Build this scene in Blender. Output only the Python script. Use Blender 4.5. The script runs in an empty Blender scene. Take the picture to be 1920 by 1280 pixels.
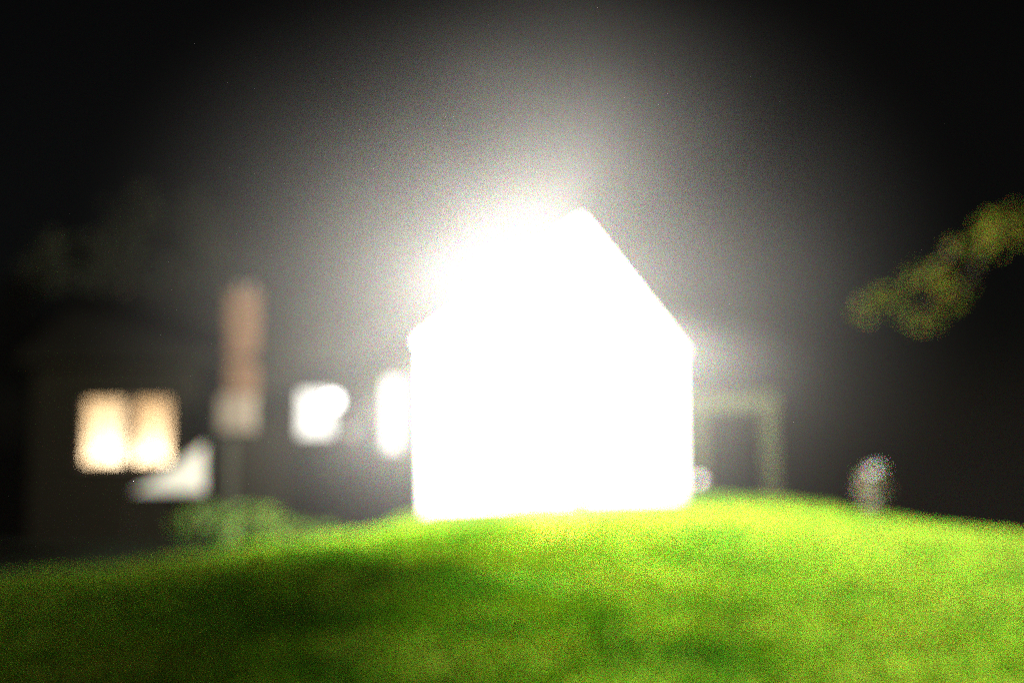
import bpy, bmesh, math, random
import numpy as np
from mathutils import Vector, Matrix, noise
R = math.radians
sc = bpy.context.scene
col = sc.collection

# ------------------------------------------------------------------ camera
EYE = Vector((0.0, 0.0, 1.6))
LENS, SW = 32.0, 36.0
PITCH, ROLL = R(5.85), R(-0.6)
cam_d = bpy.data.cameras.new('camera')
cam_d.lens = LENS; cam_d.sensor_width = SW
cam_d.clip_start = 0.02; cam_d.clip_end = 2000
cam = bpy.data.objects.new('camera', cam_d); col.objects.link(cam)
CAMM = Matrix.Rotation(math.pi/2 + PITCH, 3, 'X') @ Matrix.Rotation(ROLL, 3, 'Z')
cam.matrix_world = Matrix.Translation(EYE) @ CAMM.to_4x4()
sc.camera = cam
cam_d.dof.use_dof = True                     # the phone focused close: everything far is soft
cam_d.dof.focus_distance = 0.35
cam_d.dof.aperture_fstop = 3.15
FPX = 1920 * LENS / SW

def at(px, py, Y):
    """world point on the plane y=Y seen at photo pixel (px,py)"""
    d = CAMM @ Vector(((px - 960) / FPX, (640 - py) / FPX, -1))
    return EYE + d * (Y / d.y)

# ------------------------------------------------------------------ world, moon, exposure
w = bpy.data.worlds.new('World'); sc.world = w; w.use_nodes = True
nt = w.node_tree; nt.nodes.clear()
sky = nt.nodes.new('ShaderNodeTexSky'); sky.sky_type = 'NISHITA'; sky.sun_disc = False
sky.sun_elevation = R(20); sky.sun_rotation = R(150)
bg = nt.nodes.new('ShaderNodeBackground'); bg.inputs['Strength'].default_value = 0.0003
wo = nt.nodes.new('ShaderNodeOutputWorld')
nt.links.new(sky.outputs[0], bg.inputs[0]); nt.links.new(bg.outputs[0], wo.inputs[0])
w.cycles.sampling_method = 'NONE'
sc.view_settings.view_transform = 'Standard'
try: sc.view_settings.look = 'None'
except Exception: pass
sc.view_settings.exposure = 0.0; sc.view_settings.gamma = 1.0
sc.cycles.use_denoising = False              # the night photo is grainy
sc.cycles.max_bounces = 6; sc.cycles.diffuse_bounces = 3; sc.cycles.volume_bounces = 0
sc.cycles.transparent_max_bounces = 12
sc.cycles.sample_clamp_indirect = 1.0
sc.cycles.use_light_tree = True
sc.cycles.caustics_reflective = False; sc.cycles.caustics_refractive = False

# ------------------------------------------------------------------ the twin floodlight on its arm
LAMP = at(972, 555, 17.95)
def lamp(name, typ, loc, power, color=(1, 1, 1), radius=.08, aim=None, size=None, blend=1.0):
    d = bpy.data.lights.new(name, typ); d.energy = power; d.color = color
    d.shadow_soft_size = radius
    if typ == 'SPOT': d.spot_size = size; d.spot_blend = blend
    o = bpy.data.objects.new(name, d); col.objects.link(o); o.location = loc
    if aim is not None: o.rotation_euler = (Vector(aim) - Vector(loc)).to_track_quat('-Z', 'Y').to_euler()
    return o
HALO_D = .0088
P_BARE, LAWN_BEAM, WALL_BEAM = 19500, 21.0, .25
def photometry(l):  # strength shaped by direction to brighten the lawn and dim its left
    """hand-shaped light distribution: an asymmetric beam out over the lawn and a wash back on the wall"""
    l.use_nodes = True; t = l.node_tree; em = t.nodes['Emission']
    tc = t.nodes.new('ShaderNodeTexCoord')
    def dot(v):
        d = t.nodes.new('ShaderNodeVectorMath'); d.operation = 'DOT_PRODUCT'; d.inputs[1].default_value = v
        t.links.new(tc.outputs['Normal'], d.inputs[0]); return d.outputs['Value']
    def step(s_, a, b, lo=0.0, hi=1.0):
        m_ = t.nodes.new('ShaderNodeMapRange'); m_.interpolation_type = 'SMOOTHSTEP'
        for k_, v_ in (('From Min', a), ('From Max', b), ('To Min', lo), ('To Max', hi)): m_.inputs[k_].default_value = v_
        t.links.new(s_, m_.inputs['Value']); return m_.outputs[0]
    def op(o_, a, b):
        m_ = t.nodes.new('ShaderNodeMath'); m_.operation = o_
        for k_, v_ in ((0, a), (1, b)):
            if isinstance(v_, (int, float)): m_.inputs[k_].default_value = v_
            else: t.links.new(v_, m_.inputs[k_])
        return m_.outputs[0]
    a0 = R(1)
    down = dot((0, 0, -1)); fwd = dot((0, -1, 0)); back = dot((0, 1, 0)); side = dot((math.cos(a0), math.sin(a0), 0))
    beam = op('MULTIPLY', op('MAXIMUM', step(side, -.22, .07, .04, 1), step(down, .46, .68, 0, .32)), step(down, .13, .38))
    beam = op('MULTIPLY', beam, step(fwd, -.05, .5)); beam = op('MULTIPLY', beam, step(dot((1, 0, 0)), .12, .72, 1, .26)); beam = op('MULTIPLY', beam, step(down, .55, .85, 1.0, .9))
    tot = op('ADD', op('MULTIPLY', beam, LAWN_BEAM), op('MULTIPLY', step(back, 0, .25), WALL_BEAM))
    t.links.new(op('ADD', tot, 1.0), em.inputs['Strength'])
# one floodlight split into three coincident tinted lamps, for coloured render noise
LK = .18; WHITE = (1, .97, .87)
for q in range(3):
    tint = tuple(WHITE[k] * (1 if k == q else LK) / (1 + 2 * LK) for k in range(3))
    photometry(lamp('flood_tinted', 'POINT', LAMP, P_BARE, tint, .13).data)

# ------------------------------------------------------------------ materials
def nodes(name):
    m = bpy.data.materials.new(name); m.use_nodes = True
    n = m.node_tree; p = n.nodes['Principled BSDF']; return m, n, p
def mat(name, c, rough=.8, var=.25, scale=3.0, metal=0, bump=0.0, c2=None, emis=None, es=0, spec=.3, det=6):
    m, n, p = nodes(name)
    tc = n.nodes.new('ShaderNodeTexCoord'); nz = n.nodes.new('ShaderNodeTexNoise')
    nz.inputs['Scale'].default_value = scale; nz.inputs['Detail'].default_value = det
    n.links.new(tc.outputs['Object'], nz.inputs['Vector'])
    r = n.nodes.new('ShaderNodeValToRGB'); r.color_ramp.elements[0].position = .35; r.color_ramp.elements[1].position = .65
    c2 = c2 or tuple(v * (1 - var) for v in c)
    r.color_ramp.elements[0].color = (*c2, 1); r.color_ramp.elements[1].color = (*c, 1)
    n.links.new(nz.outputs['Fac'], r.inputs[0]); n.links.new(r.outputs[0], p.inputs['Base Color'])
    p.inputs['Roughness'].default_value = rough; p.inputs['Metallic'].default_value = metal
    p.inputs['Specular IOR Level'].default_value = spec
    if bump:
        b = n.nodes.new('ShaderNodeBump'); b.inputs['Strength'].default_value = bump; b.inputs['Distance'].default_value = .02
        n.links.new(nz.outputs['Fac'], b.inputs['Height']); n.links.new(b.outputs[0], p.inputs['Normal'])
    if emis:
        p.inputs['Emission Color'].default_value = (*emis, 1); p.inputs['Emission Strength'].default_value = es
    if emis: m.cycles.emission_sampling = 'NONE'
    return m
def leafmat(name, c, c2, scale=1.2):
    m = mat(name, c, .75, scale=scale, c2=c2, spec=.15)
    p = m.node_tree.nodes['Principled BSDF']
    return m
def brick():
    m, n, p = nodes('orange_brick')
    tc = n.nodes.new('ShaderNodeTexCoord'); mp = n.nodes.new('ShaderNodeMapping'); mp.inputs['Rotation'].default_value = (R(90), 0, 0)
    b = n.nodes.new('ShaderNodeTexBrick'); b.inputs['Scale'].default_value = 4.5
    b.inputs['Color1'].default_value = (.056, .019, .002, 1); b.inputs['Color2'].default_value = (.032, .012, .0015, 1)
    b.inputs['Mortar'].default_value = (.03, .016, .005, 1); b.inputs['Mortar Size'].default_value = .015
    n.links.new(tc.outputs['Object'], mp.inputs[0]); n.links.new(mp.outputs[0], b.inputs[0]); n.links.new(b.outputs[0], p.inputs['Base Color'])
    p.inputs['Roughness'].default_value = .9
    return m
def glass():
    m, n, p = nodes('window_glass')
    n.nodes.remove(p); o = n.nodes['Material Output']
    t = n.nodes.new('ShaderNodeBsdfTransparent'); g = n.nodes.new('ShaderNodeBsdfGlossy'); g.inputs['Roughness'].default_value = .03
    f = n.nodes.new('ShaderNodeFresnel'); f.inputs[0].default_value = 1.45; x = n.nodes.new('ShaderNodeMixShader')
    n.links.new(f.outputs[0], x.inputs[0]); n.links.new(t.outputs[0], x.inputs[1]); n.links.new(g.outputs[0], x.inputs[2])
    n.links.new(x.outputs[0], o.inputs[0]); return m
def grassmat(name, k=1.0):
    m, n, p = nodes(name)
    tc = n.nodes.new('ShaderNodeTexCoord')
    a = n.nodes.new('ShaderNodeTexNoise'); a.inputs['Scale'].default_value = .55; a.inputs['Detail'].default_value = 5; a.inputs['Roughness'].default_value = .65
    b = n.nodes.new('ShaderNodeTexNoise'); b.inputs['Scale'].default_value = 1.9; b.inputs['Detail'].default_value = 4
    n.links.new(tc.outputs['Object'], a.inputs[0]); n.links.new(tc.outputs['Object'], b.inputs[0])
    r = n.nodes.new('ShaderNodeValToRGB'); e = r.color_ramp.elements
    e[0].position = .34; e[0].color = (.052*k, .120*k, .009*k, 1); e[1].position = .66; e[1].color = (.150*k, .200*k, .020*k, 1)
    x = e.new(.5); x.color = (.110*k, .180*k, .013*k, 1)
    s = n.nodes.new('ShaderNodeValToRGB'); s.color_ramp.elements[0].position = .3; s.color_ramp.elements[0].color = (.55, .6, .65, 1)
    s.color_ramp.elements[1].position = .62; s.color_ramp.elements[1].color = (1, 1, 1, 1)
    mx = n.nodes.new('ShaderNodeMix'); mx.data_type = 'RGBA'; mx.blend_type = 'MULTIPLY'; mx.inputs[0].default_value = .8
    n.links.new(a.outputs['Fac'], r.inputs[0]); n.links.new(b.outputs['Fac'], s.inputs[0])
    n.links.new(r.outputs[0], mx.inputs[6]); n.links.new(s.outputs[0], mx.inputs[7]); n.links.new(mx.outputs[2], p.inputs['Base Color'])
    p.inputs['Roughness'].default_value = .9; p.inputs['Specular IOR Level'].default_value = 0
    return m
def volmat(name, c, dens, an=0.0):
    m, n, p = nodes(name); n.nodes.remove(p); o = n.nodes['Material Output']
    v = n.nodes.new('ShaderNodeVolumePrincipled'); v.inputs['Color'].default_value = (*c, 1)
    v.inputs['Density'].default_value = dens; v.inputs['Anisotropy'].default_value = an
    n.links.new(v.outputs[0], o.inputs['Volume']); return m

M = dict(
    white=mat('white_boards', (.82, .82, .79), .6, .06, 2),
    cream=mat('cream_paint', (.72, .68, .52), .6, .08, 3),
    porch=mat('porch_paint', (.84, .72, .84), .6, .08, 3),
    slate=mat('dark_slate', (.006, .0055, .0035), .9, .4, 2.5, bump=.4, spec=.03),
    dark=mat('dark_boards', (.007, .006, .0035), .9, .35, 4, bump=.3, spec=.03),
    trim=mat('brown_trim', (.05, .035, .025), .6, .2, 5),
    brick=brick(), stone=mat('pale_stone', (.095, .075, .055), .85, .2, 6, bump=.4),
    iron=mat('black_metal', (.03, .03, .03), .45, .2, 8, metal=.6),
    alu=mat('pale_metal', (.55, .55, .53), .4, .15, 8, metal=.5),
    post=mat('weathered_post', (.022, .021, .012), .85, .3, 6),
    canvas=mat('white_canvas', (.145, .14, .12), .85, .1, 4, bump=.3),
    ground=mat('dark_soil', (.006, .006, .004), .95, .5, .8, bump=.5, c2=(.005, .007, .004), spec=0),
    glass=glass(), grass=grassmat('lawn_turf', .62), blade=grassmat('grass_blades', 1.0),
    leaf=leafmat('hedge_leaf', (.06, .095, .010), (.025, .05, .006)),
    yleaf=leafmat('yellow_leaf', (.19, .17, .004), (.06, .10, .003), 1.0),
    dleaf=leafmat('dark_leaf', (.013, .013, .006), (.007, .009, .004)),
    pleaf=leafmat('pale_leaf', (.09, .08, .05), (.05, .045, .03), 4),
    bark=mat('bark', (.07, .05, .035), .95, .4, 9, bump=.8),
    amber=mat('amber_wall', (.85, .70, .50), .9, .1, 2),
    lens=mat('lamp_lens', (.9, .9, .9), .3, emis=(1, .99, .95), es=25),
    globe=mat('lit_globe', (.9, .9, .9), .3, emis=(1, .98, .93), es=7.0),
    dim=mat('pale_globe', (.6, .55, .58), .3, emis=(1, .93, .95), es=.5),
    blind=mat('lit_blind', (.8, .8, .75), .8, emis=(1, .97, .88), es=1.9),
    terra=mat('sandy_pot', (.045, .038, .025), .8, .2, 7),
    petal=mat('white_petal', (.22, .21, .21), .7, .1, 5),
)

# ------------------------------------------------------------------ mesh helpers
class MB:
    def __init__(s): s.v = []; s.f = []
    def box(s, a, b):
        x0, y0, z0 = a; x1, y1, z1 = b; i = len(s.v)
        s.v += [(x0,y0,z0),(x1,y0,z0),(x1,y1,z0),(x0,y1,z0),(x0,y0,z1),(x1,y0,z1),(x1,y1,z1),(x0,y1,z1)]
        s.f += [tuple(i+k for k in q) for q in ((3,2,1,0),(4,5,6,7),(0,1,5,4),(1,2,6,5),(2,3,7,6),(3,0,4,7))]
        return s
    def prism(s, poly, y0, y1):          # polygon in XZ extruded along Y
        i = len(s.v); n = len(poly)
        s.v += [(x, y0, z) for x, z in poly] + [(x, y1, z) for x, z in poly]
        s.f += [tuple(i+k for k in range(n)), tuple(i+n+k for k in reversed(range(n)))]
        s.f += [(i+k, i+n+k, i+n+(k+1) % n, i+(k+1) % n) for k in range(n)]
        return s
    def tube(s, pts, rads, seg=10):
        i0 = len(s.v); n = len(pts)
        for k, p in enumerate(pts):
            p = Vector(p); a = Vector(pts[max(k-1, 0)]); b = Vector(pts[min(k+1, n-1)])
            t = (b-a).normalized(); u = t.orthogonal().normalized(); vv = t.cross(u)
            for j in range(seg):
                an = 2*math.pi*j/seg
                s.v.append(tuple(p + (u*math.cos(an) + vv*math.sin(an))*rads[k]))
        for k in range(n-1):
            for j in range(seg):
                a = i0+k*seg+j; b = i0+k*seg+(j+1) % seg
                s.f.append((a, b, b+seg, a+seg))
        s.f.append(tuple(i0+j for j in reversed(range(seg)))); s.f.append(tuple(i0+(n-1)*seg+j for j in range(seg)))
        return s
    def lathe(s, c, prof, seg=20):
        c = Vector(c); i0 = len(s.v); n = len(prof)
        for r, z in prof:
            for j in range(seg):
                an = 2*math.pi*j/seg; s.v.append((c.x+r*math.cos(an), c.y+r*math.sin(an), c.z+z))
        for k in range(n-1):
            for j in range(seg):
                a = i0+k*seg+j; b = i0+k*seg+(j+1) % seg; s.f.append((a, b, b+seg, a+seg))
        s.f.append(tuple(i0+j for j in reversed(range(seg)))); s.f.append(tuple(i0+(n-1)*seg+j for j in range(seg)))
        return s
    def sphere(s, c, r, seg=20):
        return s.lathe(c, [(max(.001, r*math.sin(math.pi*k/10)), -r*math.cos(math.pi*k/10)) for k in range(11)], seg)
    def build(s, name, m, parent=None, smooth=False, bevel=0):
        me = bpy.data.meshes.new(name); me.from_pydata(s.v, [], s.f); me.update()
        bm = bmesh.new(); bm.from_mesh(me); bmesh.ops.recalc_face_normals(bm, faces=bm.faces); bm.to_mesh(me); bm.free()
        me.materials.append(m)
        if smooth: me.shade_smooth()
        o = bpy.data.objects.new(name, me); col.objects.link(o)
        if parent is not None:
            o.parent = parent; 
            if parent.type == 'EMPTY': o.matrix_parent_inverse = Matrix.Translation(parent.location).inverted()
            else: o.matrix_parent_inverse = parent_world(parent).inverted()
        if bevel:
            b = o.modifiers.new('b', 'BEVEL'); b.width = bevel; b.segments = 2; b.limit_method = 'ANGLE'
        return o
def parent_world(o):
    return Matrix.Identity(4)      # every mesh is built in world coordinates
def tag(o, label=None, cat=None, group=None, kind=None):
    if label: o['label'] = label
    if cat: o['category'] = cat
    if group: o['group'] = group
    if kind: o['kind'] = kind
    return o
def empty(name, loc, label, cat, group=None):
    o = bpy.data.objects.new(name, None); o.location = loc; o.empty_display_size = .3; col.objects.link(o)
    return tag(o, label, cat, group)
def wall(mb, x0, x1, z0, z1, y0, y1, holes):
    xs = sorted({x0, x1, *[h[0] for h in holes], *[h[1] for h in holes]})
    for a, b in zip(xs, xs[1:]):
        zs = [z0]
        for h in sorted(holes, key=lambda h: h[2]):
            if h[0] < b - 1e-6 and h[1] > a + 1e-6: zs += [h[2], h[3]]
        zs.append(z1)
        for k in range(0, len(zs), 2):
            if zs[k+1] - zs[k] > 1e-4: mb.box((a, y0, zs[k]), (b, y1, zs[k+1]))
    return mb

# ------------------------------------------------------------------ terrain
EDGE = [(-9.5, -6), (-8.6, 3), (-7.4, 8), (-6.3, 11.1), (-4.45, 13.3), (-2.9, 15.6), (-2.15, 17.5), (-2.15, 24), (7.5, 24), (6.9, 19.5), (7.45, 17), (8.45, 14.6), (9.2, 10), (9.6, -6)]
EX = np.array(EDGE)
def sdist(x, y):
    """positive outside the lawn plateau"""
    x = np.asarray(x, float); y = np.asarray(y, float)
    d = np.full(x.shape, 1e9); ins = np.zeros(x.shape, bool); n = len(EX)
    for i in range(n):
        ax, ay = EX[i]; bx, by = EX[(i+1) % n]
        vx, vy = bx-ax, by-ay
        t = np.clip(((x-ax)*vx+(y-ay)*vy)/(vx*vx+vy*vy), 0, 1)
        d = np.minimum(d, np.hypot(x-ax-t*vx, y-ay-t*vy))
        c = ((ay > y) != (by > y)) & (x < (bx-ax)*(y-ay)/((by-ay) if by != ay else 1e-9)+ax)
        ins ^= c
    return np.where(ins, -d, d)
def ss(t): t = np.clip(t, 0, 1); return t*t*(3-2*t)
def base_h(x, y):
    x = np.asarray(x, float); y = np.asarray(y, float)
    h = -.85 - 2.9*ss((x-6)/10) - .6*ss((y-32)/40)
    return h - 2.0*ss((np.hypot(x, y-12)-40)/120)
def wob(x, y):
    return .025*np.sin(x*1.3+.4*y)+.02*np.sin(y*1.7-.6*x+1)+.012*np.sin(3.1*x+2.3*y)
def lawn_h(x, y):
    d = sdist(x, y)
    top = (.09+np.where(np.asarray(x) < .9, .03, .045)*(np.minimum(x, 4)-.9)-.085*np.maximum(np.asarray(x)-4, 0))*ss((np.asarray(y)-11)/6) + wob(x, y) - .05*ss((d+1.0)/1.0)
    k = ss(d/1.5)
    return top*(1-k) + (base_h(x, y)-.04)*k
def grid_mesh(name, xs, ys, hf, m, keep=None):
    X, Y = np.meshgrid(xs, ys); Z = hf(X, Y); nx, ny = len(xs), len(ys)
    v = np.stack([X.ravel(), Y.ravel(), Z.ravel()], 1)
    i = np.arange(nx*ny).reshape(ny, nx)
    q = np.stack([i[:-1, :-1].ravel(), i[:-1, 1:].ravel(), i[1:, 1:].ravel(), i[1:, :-1].ravel()], 1)
    if keep is not None:
        kk = keep(v[:, 0], v[:, 1]); q = q[kk[q].all(1)]
    me = bpy.data.meshes.new(name); me.from_pydata(v.tolist(), [], q.tolist()); me.update(); me.shade_smooth()
    me.materials.append(m); o = bpy.data.objects.new(name, me); col.objects.link(o); return o
far = np.concatenate([-np.geomspace(600, 30, 14), np.linspace(-28, 28, 57), np.geomspace(30, 600, 14)])
tag(grid_mesh('ground', far, far+12, lambda x, y: base_h(x, y)-.0, M['ground']), kind='structure')
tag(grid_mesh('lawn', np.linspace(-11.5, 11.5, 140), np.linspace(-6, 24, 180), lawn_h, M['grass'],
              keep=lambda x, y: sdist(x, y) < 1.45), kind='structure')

# grass blades: far too many to count
rng = np.random.default_rng(4)
N = 420000
bx = rng.uniform(-9.6, 9.6, N*2); by = 1.0 + 20.5*rng.uniform(0, 1, N*2)**1.0
vis = (np.abs(bx) < .62*by+1.2) & (sdist(bx, by) < .9) & ~((bx > -2.0) & (bx < 3.8) & (by > 19.3))
bx = bx[vis][:N]; by = by[vis][:N]; n = len(bx); bz = lawn_h(bx, by)
tuft = np.array([.5+.5*noise.noise(Vector((a*.9, b*.9, 3))) for a, b in zip(bx[::1], by[::1])])
hh = rng.uniform(.025, .06, n)*(.6+.9*tuft); an = rng.uniform(0, 2*np.pi, n); wd = rng.uniform(.004, .008, n)*(1+.07*by)
lx = rng.normal(0, .35, n)*hh; ly = rng.normal(0, .35, n)*hh
V = np.empty((n, 3, 3)); V[:, 0] = np.stack([bx-wd*np.cos(an), by-wd*np.sin(an), bz-.005], 1)
V[:, 1] = np.stack([bx+wd*np.cos(an), by+wd*np.sin(an), bz-.005], 1); V[:, 2] = np.stack([bx+lx, by+ly, bz+hh], 1)
me = bpy.data.meshes.new('grass'); me.vertices.add(3*n); me.vertices.foreach_set('co', V.ravel())
me.loops.add(3*n); me.loops.foreach_set('vertex_index', np.arange(3*n, dtype=np.int32))
me.polygons.add(n); me.polygons.foreach_set('loop_start', np.arange(0, 3*n, 3, dtype=np.int32))
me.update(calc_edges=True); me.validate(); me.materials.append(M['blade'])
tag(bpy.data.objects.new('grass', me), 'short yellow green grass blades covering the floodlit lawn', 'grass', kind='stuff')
col.objects.link(bpy.data.objects['grass'])

# ------------------------------------------------------------------ foliage
def leaves(name, blobs, m, parent=None, n=3000, size=.07, seed=0, hole=.0):
    r = np.random.default_rng(seed); vs = []; fs = []
    vol = np.array([b[1][0]*b[1][1]*b[1][2] for b in blobs]); vol = vol/vol.sum()
    P = []
    for (c, rad), q in zip(blobs, vol):
        k = int(n*q)+1; d = r.normal(size=(k, 3)); d /= np.linalg.norm(d, axis=1)[:, None]
        rr = r.uniform(.25, 1, k)**.45
        for di, ri in zip(d, rr):
            nn = 1+.35*noise.noise(Vector(di*2.2)+Vector(c))
            p = np.array(c)+di*np.array(rad)*ri*nn
            if noise.noise(Vector(p)*1.6/max(.35, min(rad))) > -.12+hole: P.append(p)
    P = np.array(P); k = len(P)
    a = r.normal(size=(k, 3)); a /= np.linalg.norm(a, axis=1)[:, None]; b = np.cross(a, r.normal(size=(k, 3))); b /= np.linalg.norm(b, axis=1)[:, None]
    s = (size*r.uniform(.6, 1.3, k))[:, None]
    V = np.stack([P-a*s, P+b*s*.45, P+a*s, P-b*s*.45], 1).reshape(-1, 3)
    me = bpy.data.meshes.new(name); me.from_pydata(V.tolist(), [], np.arange(4*k).reshape(-1, 4).tolist()); me.update()
    me.materials.append(m); o = bpy.data.objects.new(name, me); col.objects.link(o)
    if parent is not None: o.parent = parent; o.matrix_parent_inverse = Matrix.Translation(parent.location).inverted()
    return o
def wig(a, b, k, amp, seed):
    rr = random.Random(seed); a = Vector(a); b = Vector(b)
    return [a.lerp(b, i/k)+(Vector((rr.uniform(-1, 1), rr.uniform(-1, 1), rr.uniform(-.5, .5)))*amp if 0 < i < k else Vector()) for i in range(k+1)]
def limb(mb, a, b, r0, r1, amp=.1, seed=0, k=5, seg=8):
    mb.tube(wig(a, b, k, amp, seed), [r0+(r1-r0)*i/k for i in range(k+1)], seg)

# ------------------------------------------------------------------ floodlit gable house
YF = 19.5
bl = at(786, 960, YF); brr = at(1287, 940, YF); apx = at(1085, 405, YF); le = at(790, 632, YF); re_ = at(1290, 655, YF)
X0, X1 = bl.x+.11, brr.x-.10; XA = apx.x; ZA = apx.z - .20; ZL = le.z - .05; ZR = re_.z
house = empty('gable_house', ((X0+X1)/2, YF, 0), 'floodlit white boarded gable house with a steep roof in the middle of the garden', 'house')
mb = MB()
mb.prism([(X0+.02, -.9), (X1-.02, -.9), (X1-.02, ZR-.02), (XA, ZA-.02), (X0+.02, ZL-.02)], YF+.03, YF+.25)
mb.box((X0, YF+.25, -.9), (X0+.2, YF+9, ZL-.1)); mb.box((X1-.2, YF+.25, -3), (X1, YF+9, ZR-.1))
mb.prism([(X0+.2, -.9), (X1-.2, -.9), (X1-.2, ZR-.1), (XA, ZA-.1), (X0+.2, ZL-.1)], YF+8.8, YF+9)
# lapped weatherboards on the front
z = -.7
def xspan(z):
    a = X0 if z < ZL else X0+(z-ZL)/(ZA-ZL)*(XA-X0)
    b = X1 if z < ZR else X1-(z-ZR)/(ZA-ZR)*(X1-XA)
    return a, b
while z < ZA-.15:
    a, b = xspan(z); a2, b2 = xspan(z+.148)
    i = len(mb.v)
    mb.v += [(a+.1, YF-.004, z), (b-.1, YF-.004, z), (b2-.1, YF+.022, z+.148), (a2+.1, YF+.022, z+.148),
             (a+.1, YF+.04, z), (b-.1, YF+.04, z), (b2-.1, YF+.04, z+.148), (a2+.1, YF+.04, z+.148)]
    mb.f += [(i, i+1, i+2, i+3), (i, i+4, i+5, i+1), (i+3, i+2, i+6, i+7), (i, i+3, i+7, i+4), (i+1, i+5, i+6, i+2), (i+4, i+7, i+6, i+5)]
    z += .15
mb.build('wall', M['white'], house)
for xx in (X0-.03, X1-.09):
    MB().box((xx, YF-.035, -.75), (xx+.15, YF+.028, (ZL if xx < 0 else ZR)-.05)).build('corner_board', M['white'], house)
rf = MB()
OV = .05
def slope(xa, za, xb, zb, ov, th, y0, y1, dz=0):
    d = Vector((xb-xa, zb-za)).normalized(); nrm = Vector((-d.y, d.x));
    if nrm.y < 0: nrm = -nrm
    e = (xb+d.x*ov, zb+d.y*ov)
    return [(xa, za+dz), (e[0], e[1]+dz), (e[0]+nrm.x*th, e[1]+nrm.y*th+dz), (xa, za+th/max(.3, abs(nrm.y))+dz)]
rf.prism(slope(XA, ZA, X0, ZL, OV, .1, 0, 0, .01), YF-.16, YF+9.2)
rf.prism(slope(XA, ZA, X1, ZR, OV, .1, 0, 0, .01), YF-.16, YF+9.2)
roof = rf.build('roof', M['slate'], house)
for (xe, ze) in ((X0, ZL), (X1, ZR)):
    MB().prism(slope(XA, ZA, xe, ze, OV, .15, 0, 0, -.13), YF-.2, YF-.163).build('bargeboard', M['cream'], house)

# the twin floodlight: arm from the wall
fl = empty('floodlight', (LAMP.x, YF, LAMP.z), 'blazing twin floodlight on an arm below the left slope of the white gable', 'floodlight')
MB().box((LAMP.x-.08, YF-.06, LAMP.z+.1), (LAMP.x+.08, YF-.01, LAMP.z+.3)).build('wall_plate', M['alu'], fl, bevel=.01)
MB().tube([(LAMP.x, YF-.05, LAMP.z+.2), (LAMP.x, LAMP.y+.4, LAMP.z+.3), (LAMP.x, LAMP.y, LAMP.z+.26)], [.02, .02, .02]).build('arm', M['alu'], fl)
for sx in (-.16, .3):
    c = Vector((LAMP.x+sx, LAMP.y+.0, LAMP.z+.16))
    h = MB().box((c.x-.11, c.y-.0, c.z-.05), (c.x+.11, c.y+.09, c.z+.11)).build('lamp_head', M['alu'], fl, bevel=.015)
    MB().box((c.x-.09, c.y-.012, c.z-.035), (c.x+.09, c.y-.002, c.z+.095)).build('lens', M['lens'], h)

# blocker added left of the lamp to shade the near left lawn
mb = MB(); U, W2 = 14, 4; blocker_pts = []
for rad in (.38, .386):
    for u in range(U+1):
        for v in range(W2+1):
            az = R(-6-50*u/U); el = R(-7-19*v/W2)
            blocker_pts.append((LAMP.x+rad*math.sin(az)*math.cos(el), LAMP.y-rad*math.cos(az)*math.cos(el), LAMP.z+rad*math.sin(el)))
mb.v += blocker_pts; NV = (U+1)*(W2+1)
for side in (0, 1):
    for u in range(U):
        for v in range(W2): i = side*NV+u*(W2+1)+v; mb.f.append((i, i+1, i+W2+2, i+W2+1))
for u in range(U):
    for v in (0, W2): i = u*(W2+1)+v; mb.f.append((i, i+W2+1, i+W2+1+NV, i+NV))
for v in range(W2):
    for u in (0, U): i = u*(W2+1)+v; mb.f.append((i, i+1, i+1+NV, i+NV))
mb.build('added_blocker', M['iron'], fl)

# pot at the foot of the wall
p = at(1088, 948, YF-.45)
pot = empty('planter', p, 'sandy urn with a small clipped shrub at the foot of the white gable wall', 'planter')
MB().lathe(p-Vector((0, 0, .02)), [(.15, 0), (.18, .03), (.12, .08), (.17, .2), (.22, .36), (.24, .4), (.20, .4)]).build('urn', M['terra'], pot, True)
leaves('foliage', [(tuple(p+Vector((0, 0, .6))), (.2, .2, .24))], M['pleaf'], pot, 900, .04, 5)

# ------------------------------------------------------------------ porch at the right of the house
YP = 20.6
pz = lambda y: at(1380, y, YP).z
pc = empty('porch', at(1380, 930, YP), 'cream timber porch with square posts against the right side of the white house', 'porch')
zt, zb_ = pz(739), pz(769); g = .05
pxl = at(1312, 850, YP).x; pxr = at(1446, 850, YP).x
MB().box((X1+.01, YP, zb_), (pxr+.2, YP+.2, zt)).build('beam', M['porch'], pc, bevel=.01)
for x in (pxl, pxr): MB().box((x-.15, YP+.003, -.1), (x+.15, YP+.197, zb_-.002)).build('post', M['porch'], pc, bevel=.015)
MB().prism([(X1+.01, zt+.75), (pxr+.4, zt+.06), (pxr+.4, zt+.14), (X1+.01, zt+.86)], YP-.05, YP+2.4).build('roof', M['slate'], pc)
MB().box((X1+.01, YP+2.2, -.9), (pxr+.2, YP+2.3, zt-.01)).build('back_wall', M['dark'], pc)
MB().box((pxr+.02, YP+.3, -.9), (pxr+.12, YP+2.19, zt-.02)).build('side_wall', M['dark'], pc)
MB().box((X1+.01, YP-.1, -.9), (pxr+.3, YP+2.19, -.03)).build('porch_floor', M['stone'], pc)
d = MB().box((pxl+.5, YP+2.13, -.02), (pxl+1.4, YP+2.197, 2.0)).build('door', M['trim'], pc, bevel=.01)
MB().sphere((pxl+1.3, YP+2.09, 1.0), .03).build('handle', M['alu'], d, True)
p = at(1312, 901, YF-.1); 
gl = empty('garden_globe', (p.x, p.y, p.z-.3), 'small pale globe light beside the left post of the cream porch', 'garden light')
MB().tube([(p.x, p.y, p.z-.45), (p.x, p.y, p.z-.05)], [.02, .02]).build('stake', M['iron'], gl)
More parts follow.
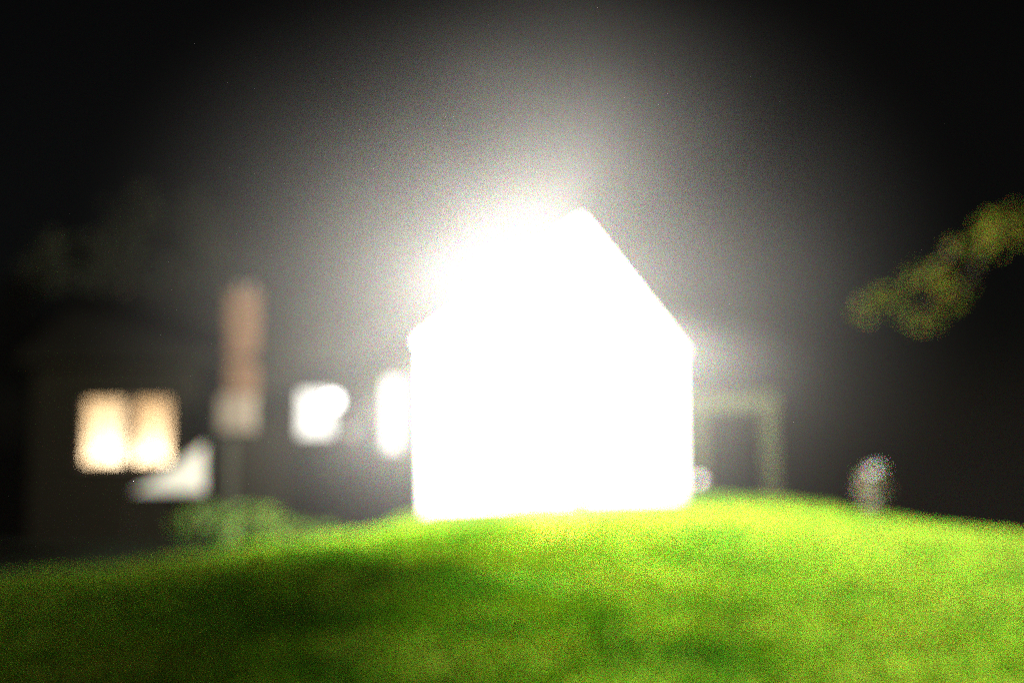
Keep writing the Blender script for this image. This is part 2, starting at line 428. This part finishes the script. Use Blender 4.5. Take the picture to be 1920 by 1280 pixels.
MB().sphere(p, .085).build('globe', M['dim'], gl, True)

# ------------------------------------------------------------------ long dark wing on the left
YW = 22.0
wx0 = at(60, 800, YW).x; wx1 = X0-.02
eave = at(640, 655, YW).z; zb0 = -.95
wing = empty('house_wing', ((wx0+wx1)/2, YW, zb0), 'long dark boarded wing with lit windows left of the white gable', 'house')
def rect(px0, px1, py0, py1, Y=YW):
    a = at(px0, (py0+py1)/2, Y).x; b = at(px1, (py0+py1)/2, Y).x
    return a, b, at((px0+px1)/2, py1, Y).z, at((px0+px1)/2, py0, Y).z
H1 = rect(153, 321, 745, 870); H2 = rect(555, 628, 729, 821); H3 = rect(716, 755, 706, 848)
mb = wall(MB(), wx0, wx1, zb0, eave, YW, YW+.25, [H1, H2, H3])
mb.box((wx0, YW+.25, zb0), (wx0+.2, YW+6, eave)); mb.box((wx0+.2, YW+5.8, zb0), (wx1, YW+6, eave))
rz = eave+1.75
i = len(mb.v)
for xx in (wx0+.0, ):
    mb.v += [(xx, YW, eave), (xx, YW+6, eave), (xx, YW+3, rz-.03), (xx+.2, YW, eave), (xx+.2, YW+6, eave), (xx+.2, YW+3, rz-.03)]
    mb.f += [(i, i+2, i+1), (i+3, i+4, i+5), (i, i+3, i+5, i+2), (i+1, i+2, i+5, i+4), (i, i+1, i+4, i+3)]
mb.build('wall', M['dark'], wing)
mb = MB()
def yzprism(mb, poly, x0, x1):
    i = len(mb.v); n = len(poly)
    mb.v += [(x0, y, z) for y, z in poly]+[(x1, y, z) for y, z in poly]
    mb.f += [tuple(i+k for k in range(n)), tuple(i+n+k for k in reversed(range(n)))]+[(i+k, i+n+k, i+n+(k+1) % n, i+(k+1) % n) for k in range(n)]
sl = (rz-eave)/3
yzprism(mb, [(YW-.3, eave-.3*sl+.01), (YW+3, rz+.01), (YW+3, rz+.13), (YW-.3, eave-.3*sl+.11)], wx0-.25, X0-.3)
yzprism(mb, [(YW+6.3, eave-.3*sl+.01), (YW+6.3, eave-.3*sl+.11), (YW+3, rz+.13), (YW+3, rz+.01)], wx0-.25, X0-.3)
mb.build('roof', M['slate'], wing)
MB().box((wx0-.2, YW-.42, eave-.3), (wx1-.3, YW-.305, eave-.19)).build('gutter', M['dark'], wing, bevel=.02)

def window(H, bars, label=None, blind=None):
    a, b, c, d = H; f = .055
    mb = MB().box((a, YW+.04, c), (b, YW+.10, c+f)).box((a, YW+.04, d-f), (b, YW+.10, d))
    mb.box((a, YW+.041, c+f), (a+f, YW+.099, d-f)).box((b-f, YW+.041, c+f), (b, YW+.099, d-f))
    for x in bars: mb.box((x-.15, YW+.042, c+f), (x+.15, YW+.098, d-f))
    fr = mb.build('window', M['trim'], wing)
    xs = [a+f]+[x for x in bars]+[b-f]
    for k in range(len(xs)-1):
        MB().box((xs[k]+(.15 if k else 0), YW+.066, c+f), (xs[k+1]-(.15 if k < len(xs)-2 else 0), YW+.072, d-f)).build('pane', M['glass'], fr)
    MB().box((a-.05, YW-.07, c-.06), (b+.05, YW+.04, c-.002)).build('sill', M['trim'], fr)
    if blind: MB().box((a+.02, YW+.14, c+.02), (b-.02, YW+.15, d-.02)).build('blind', blind, fr)
    return fr
xm = at(242, 800, YW).x
f1 = window(H1, [xm]); window(H2, [], blind=M['blind']); window(H3, [], blind=M['blind'])
# the amber room behind the double window: real walls, two lamps
a, b, c, d = H1; rm = MB()
rm.box((a-.35, YW+1.3, c-.5), (b+.35, YW+1.35, d+.35)); rm.box((a-.4, YW+.26, c-.5), (a-.35, YW+1.35, d+.35)); rm.box((b+.35, YW+.26, c-.5), (b+.4, YW+1.35, d+.35))
rm.box((a-.35, YW+.26, c-.55), (b+.35, YW+1.3, c-.5)); rm.box((a-.35, YW+.26, d+.35), (b+.35, YW+1.3, d+.4))
rm.box((xm-.03, YW+.26, c-.5), (xm+.03, YW+1.299, d+.35))
rm.build('room', M['amber'], wing)
lamp('room_lamp', 'POINT', (a*.5+xm*.5, YW+.5, c-.28), 280, (1, .95, .85), .22)
lamp('room_lamp', 'POINT', (xm*.5+b*.5, YW+.5, c-.28), 200, (1, .91, .78), .22)

# brick chimney with pale stone base on the wing's front
YC = YW-.42
a = at(420, 650, YC).x; b = at(476, 650, YC).x; zt = at(448, 548, YC).z; zs = at(448, 742, YC).z; zc = at(442, 808, YC).z
ch = empty('chimney_stack', ((a+b)/2, YC, zb0), 'orange brick chimney stack with a pale stone base on the dark wing', 'chimney')
mb = MB().box((a+.08, YC, zs), (b-.02, YW-.01, zt-.75)); mb.box((a+.02, YC-.04, zt-.75), (b+.02, YW-.005, zt-.55)); mb.box((a+.06, YC-.002, zt-.55), (b-.02, YW-.01, zt-.12))
mb.box((a, YC-.06, zt-.12), (b+.04, YW-.004, zt))
mb.build('brickwork', M['brick'], ch)
MB().box((a-.08, YC-.09, zc), (b-.04, YW-.003, zs-.003)).build('stone_base', M['stone'], ch, bevel=.02)
MB().box((a+.02, YC+.1, zb0), (b-.1, YW-.01, zc-.003)).build('footing', M['dark'], ch)
for x in ((a*.7+b*.3), (a*.3+b*.7)):
    MB().lathe((x, YC+.35, zt), [(.11, 0), (.09, .04), (.085, .22), (.1, .24)]).build('chimney_pot', M['trim'], ch, True)
p = at(430, 890, YC-.25); q = at(430, 822, YC-.25)
t = empty('garden_post', (p.x, p.y, zb0), 'slim weathered post standing below the pale chimney base', 'post')
MB().box((p.x-.09, p.y-.05, zb0), (p.x+.09, p.y+.05, q.z)).build('shaft', M['post'], t, bevel=.01)
MB().box((p.x-.15, p.y-.08, q.z), (p.x+.15, p.y+.08, q.z+.04)).build('cap', M['post'], t, bevel=.01)

# globe lantern by the white window, self-glowing disc below it gives a small highlight
p = at(624, 751, YW-.3)
t = empty('wall_lantern', (p.x, YW, p.z), 'bright white globe lantern overlapping the right edge of the squarish lit window', 'wall lantern')
MB().tube([(p.x+.1, YW-.005, p.z+.3), (p.x+.08, YW-.3, p.z+.32), (p.x, YW-.3, p.z+.12)], [.015]*3).build('bracket', M['iron'], t)
MB().sphere(p, .17).build('globe', M['globe'], t, True)
MB().lathe(p+Vector((0, 0, .15)), [(.08, 0), (.05, .04), (.02, .06)]).build('cap', M['iron'], t, True)
p = at(657, 808, YW-.06)
t = empty('glow_disc', (p.x, YW, p.z), 'small pale self-glowing disc on the dark wall below the globe lantern', 'glowing disc')
def disc(name, c, r, y0, y1, m, par):
    mb = MB(); k = 24; mb.prism([(c.x+r*math.cos(2*math.pi*j/k), c.z+r*math.sin(2*math.pi*j/k)) for j in range(k)], y0, y1); return mb.build(name, m, par)
disc('rim', p, .13, YW-.04, YW-.003, M['alu'], t); disc('face', p, .11, YW-.052, YW-.043, M['dim'], t)

# white canvas sloping down to the left under the amber windows
YT = 19.2
pk = at(383, 832, YT+.5); lo = at(246, 921, YT-.9); ro = at(380, 921, YT+.3); gz = base_h(0, 0)
t = empty('canvas_tarpaulin', (pk.x, YT, -.85), 'white canvas tarpaulin pitched in a low triangle below the amber windows', 'tarpaulin')
mb = MB(); K = 14
gridv = []
bk = [Vector((lo.x, YT+.9, lo.z)), Vector((ro.x, YT+.5, ro.z))]
for u in range(K+1):
    fu = u/K; top = lo.lerp(pk, fu)-Vector((0, 0, .05*math.sin(math.pi*fu)))
    bot = lo.lerp(ro, fu)+Vector((.06, -.12, 0))
    for v in range(K+1):
        fv = v/K; q = top.lerp(bot, fv); q.y += -.05*math.sin(math.pi*fv)+.012*math.sin(fu*12+fv*3)
        gridv.append(q)
for th in (0, .012):
    mb.v += [(q.x, q.y+th, q.z) for q in gridv]
W = K+1
for th in (0, W*W):
    for u in range(K):
        for v in range(K): i = th+u*W+v; mb.f.append((i, i+1, i+W+1, i+W))
for k in range(K):
    for (i, j) in ((k*W, (k+1)*W), (k*W+K, (k+1)*W+K), (K*W+k, K*W+k+1), (k, k+1)): mb.f.append((i, j, j+W*W, i+W*W))
mb.build('canvas', M['canvas'], t, True)
MB().tube([(pk.x+.01, pk.y+.05, -.9), (pk.x+.01, pk.y+.05, pk.z+.03)], [.02, .018]).build('pole', M['trim'], t)
MB().tube([(lo.x, lo.y+.03, -.9), (lo.x, lo.y+.03, lo.z+.02)], [.006, .006]).build('guy_rope', M['iron'], t)

# ------------------------------------------------------------------ shrubs along the lower bank
SH = [(395, 973, 17.2, .75, 0.38, 'leafy green shrub nearest the white tarpaulin on the lower bank', 11),
      (470, 968, 17.6, .80, 0.36, 'broad green shrub in the middle of the bank below the chimney', 12),
      (545, 993, 17.9, .65, 0.26, 'paler low shrub right of the broad one on the bank', 13),
      (612, 993, 18.2, .55, 0.22, 'smallest low shrub at the right end of the bank near the gable', 14)]
for px, py, Y, rx, rz_, lab, sd_ in SH:
    c = at(px, py, Y); s = empty('shrub', (c.x, c.y, -.85), lab, 'shrub', 'shrubs on the lower bank')
    mb = MB()
    for k in range(5): limb(mb, (c.x, c.y, -.9), (c.x+(k-2)*rx*.3, c.y+.1*(k % 2), c.z+.1), .02, .006, .04, k)
    mb.build('stems', M['bark'], s)
    leaves('foliage', [((c.x, c.y, c.z-.1), (rx, .5, rz_)), ((c.x-rx*.45, c.y, c.z-.25), (rx*.5, .45, rz_*.7)), ((c.x+rx*.5, c.y-.1, c.z-.25), (rx*.5, .4, rz_*.7))],
           M['leaf'], s, 2600, .05, sd_, .04)

# pale flowering shrub on the right edge of the lawn
f = at(1640, 975, 16.2); hd = at(1637, 884, 16.2); zf = float(lawn_h(np.array([f.x]), np.array([f.y]))[0])
s = empty('flowering_shrub', (f.x, f.y, zf), 'small pale shrub with a white bloom on top at the right edge of the lawn', 'shrub')
mb = MB()
for k in range(4): limb(mb, (f.x+.02*k, f.y, zf-.05), (hd.x+(k-1.5)*.13, hd.y, hd.z-.1-.05*k), .016, .006, .03, 30+k)
mb.build('stems', M['bark'], s)
leaves('foliage', [((hd.x, hd.y, hd.z-.22), (.30, .28, .28)), ((hd.x-.02, hd.y, hd.z-.5), (.16, .16, .22))], M['pleaf'], s, 900, .045, 31, .05)
leaves('bloom', [((hd.x+.01, hd.y-.12, hd.z), (.13, .11, .10))], M['petal'], s, 500, .04, 32, -1)

# ------------------------------------------------------------------ trees
def tree(name, foot, limbs, blobs, lm, label, n, size, seed, r0, hole=0, group=None):
    t = empty(name, foot, label, 'tree', group)
    mb = MB()
    for k, (a, b, ra, rb) in enumerate(limbs): limb(mb, a, b, ra, rb, .12, seed+k, 6, 10)
    mb.build('trunk', M['bark'], t, True)
    leaves('crown', blobs, lm, t, n, size, seed, hole)
    return t
# right tree: only its low bough hangs into the picture
YB = 13.2
bz = float(base_h(np.array([10.6]), np.array([14.0]))[0])
foot = (10.6, 14.0, bz)
P1 = at(1866, 437, YB); P2 = at(1756, 497, YB); P3 = at(1636, 572, YB); P4 = at(1731, 592, YB); P5 = at(1806, 542, YB)
fork = Vector((10.2, 13.7, 4.6))
tree('overhanging_tree', foot,
     [(foot, fork, .26, .17), (fork, (9.9, 13.5, 8.0), .17, .06), (fork, P1, .09, .05), (P1, P2, .05, .03), (P2, P3, .03, .01), (P1, P5, .03, .015), (P5, P4, .018, .008)],
     [(tuple(at(1886, 427, YB)), (.42, .5, .30)), (tuple(at(1821, 472, YB)), (.42, .4, .22)), (tuple(at(1741, 515, YB)), (.42, .4, .20)), (tuple(at(1671, 552, YB)), (.34, .35, .16)),
      (tuple(at(1626, 577, YB)), (.30, .3, .20)), (tuple(at(1786, 552, YB)), (.26, .3, .26)), (tuple(at(1726, 599, YB)), (.38, .3, .17)),
      ((10.3, 13.7, 5.4), (1.3, 1.5, 1.1)), ((11.2, 14, 7.6), (1.9, 1.8, 1.6)), ((11.6, 14.4, 5.8), (1.4, 1.5, 1.2)), ((10.2, 13.2, 6.6), (.9, .9, .7))],
     M['yleaf'], 'yellow green tree whose low bough reaches in from the right above the lawn', 60000, .04, 50, .3, -.03)
# dim trees beyond the left wing
for px, top, Y, rad, lab, sd_ in ((150, 430, 28.5, 3.0, 'dim tree leftmost beyond the dark wing roof', 71),
                                  (330, 330, 31.0, 3.6, 'tallest dim tree beyond the wing behind the brick chimney', 72),
                                  (585, 400, 34.0, 3.4, 'dim tree beyond the wing between chimney and gable', 73)):
    tp = at(px, top, Y); z0 = float(base_h(np.array([tp.x]), np.array([Y]))[0]); x = tp.x; h = tp.z
    c = h-rad*.9
    tree('garden_tree', (x, Y, z0), [((x, Y, z0), (x+.2, Y, c), .3, .14), ((x, Y, c-1.5), (x-rad*.6, Y, c+.5), .12, .04), ((x+.1, Y, c-1), (x+rad*.6, Y-.4, c+.8), .12, .04)],
         [((x, Y, c), (rad*.8, rad*.8, rad*.85)), ((x-rad*.7, Y-.5, c-rad*.4), (rad*.55, rad*.55, rad*.5)), ((x+rad*.7, Y-.4, c-rad*.35), (rad*.55, rad*.55, rad*.5)), ((x+.3*rad, Y-1, c-rad*.8), (rad*.6,)*3)],
         M['dleaf'], lab, 9000, .15, sd_, .3, .02, 'dim trees beyond the dark wing')

# ------------------------------------------------------------------ thin air and an added volume shaped to give the lamp's halo
def lump(name, c, r, m, seed, squash=(1, 1, 1)):
    bm = bmesh.new(); bmesh.ops.create_icosphere(bm, subdivisions=4, radius=1)
    for v in bm.verts:
        k = 1+.10*noise.noise(v.co*1.3+Vector((seed, 0, 0)))
        v.co = Vector((v.co.x*squash[0], v.co.y*squash[1], v.co.z*squash[2]))*r*k+Vector(c)
    me = bpy.data.meshes.new(name); bm.to_mesh(me); bm.free(); me.shade_smooth(); me.materials.append(m)
    o = bpy.data.objects.new(name, me); col.objects.link(o); return o
MC = at(985, 535, 18.6); MR = 9.0
mb = MB(); K, J = 26, 56
def half(b, side): return (4.0 if side < 0 else 3.4)*(1-float(ss((b-.3)/(MR-.3))))+.004
for side in (-1, 1):
    for k in range(K+1):
        for j in range(J):
            an = 2*math.pi*j/J; b = MR*k/K; rr = b*(1+.08*math.cos(2*an)+.07*noise.noise(Vector((math.cos(an), math.sin(an), 2.0))*1.4))
            if side == 1 and k == K: continue
            mb.v.append((MC.x+rr*math.cos(an), MC.y+side*half(b, side)*(1+.12*noise.noise(Vector((b*.5*math.cos(an), b*.5*math.sin(an), side))) if k < K else 1), MC.z+rr*math.sin(an)))
n0 = (K+1)*J
for side in (0, 1):
    for k in range(K):
        for j in range(J):
            def ix(kk, jj): return jj % J + kk*J + (n0 if side and kk < K else 0)
            mb.f.append((ix(k, j), ix(k, j+1), ix(k+1, j+1), ix(k+1, j)))
    mb.f.append(tuple((n0 if side else 0)+j for j in range(J)))
tag(mb.build('halo_volume', volmat('halo_air', (.95, .93, .92), HALO_D)), 'volume added for the pale glow round the blazing floodlight and the white gable', 'halo_volume', kind='stuff')
hz = MB().box((-700, -700, -9), (700, 700, 13)).build('haze', volmat('haze_air', (.9, .82, .72), .00010))
tag(hz, 'thin night haze over the whole garden', 'haze', kind='stuff')
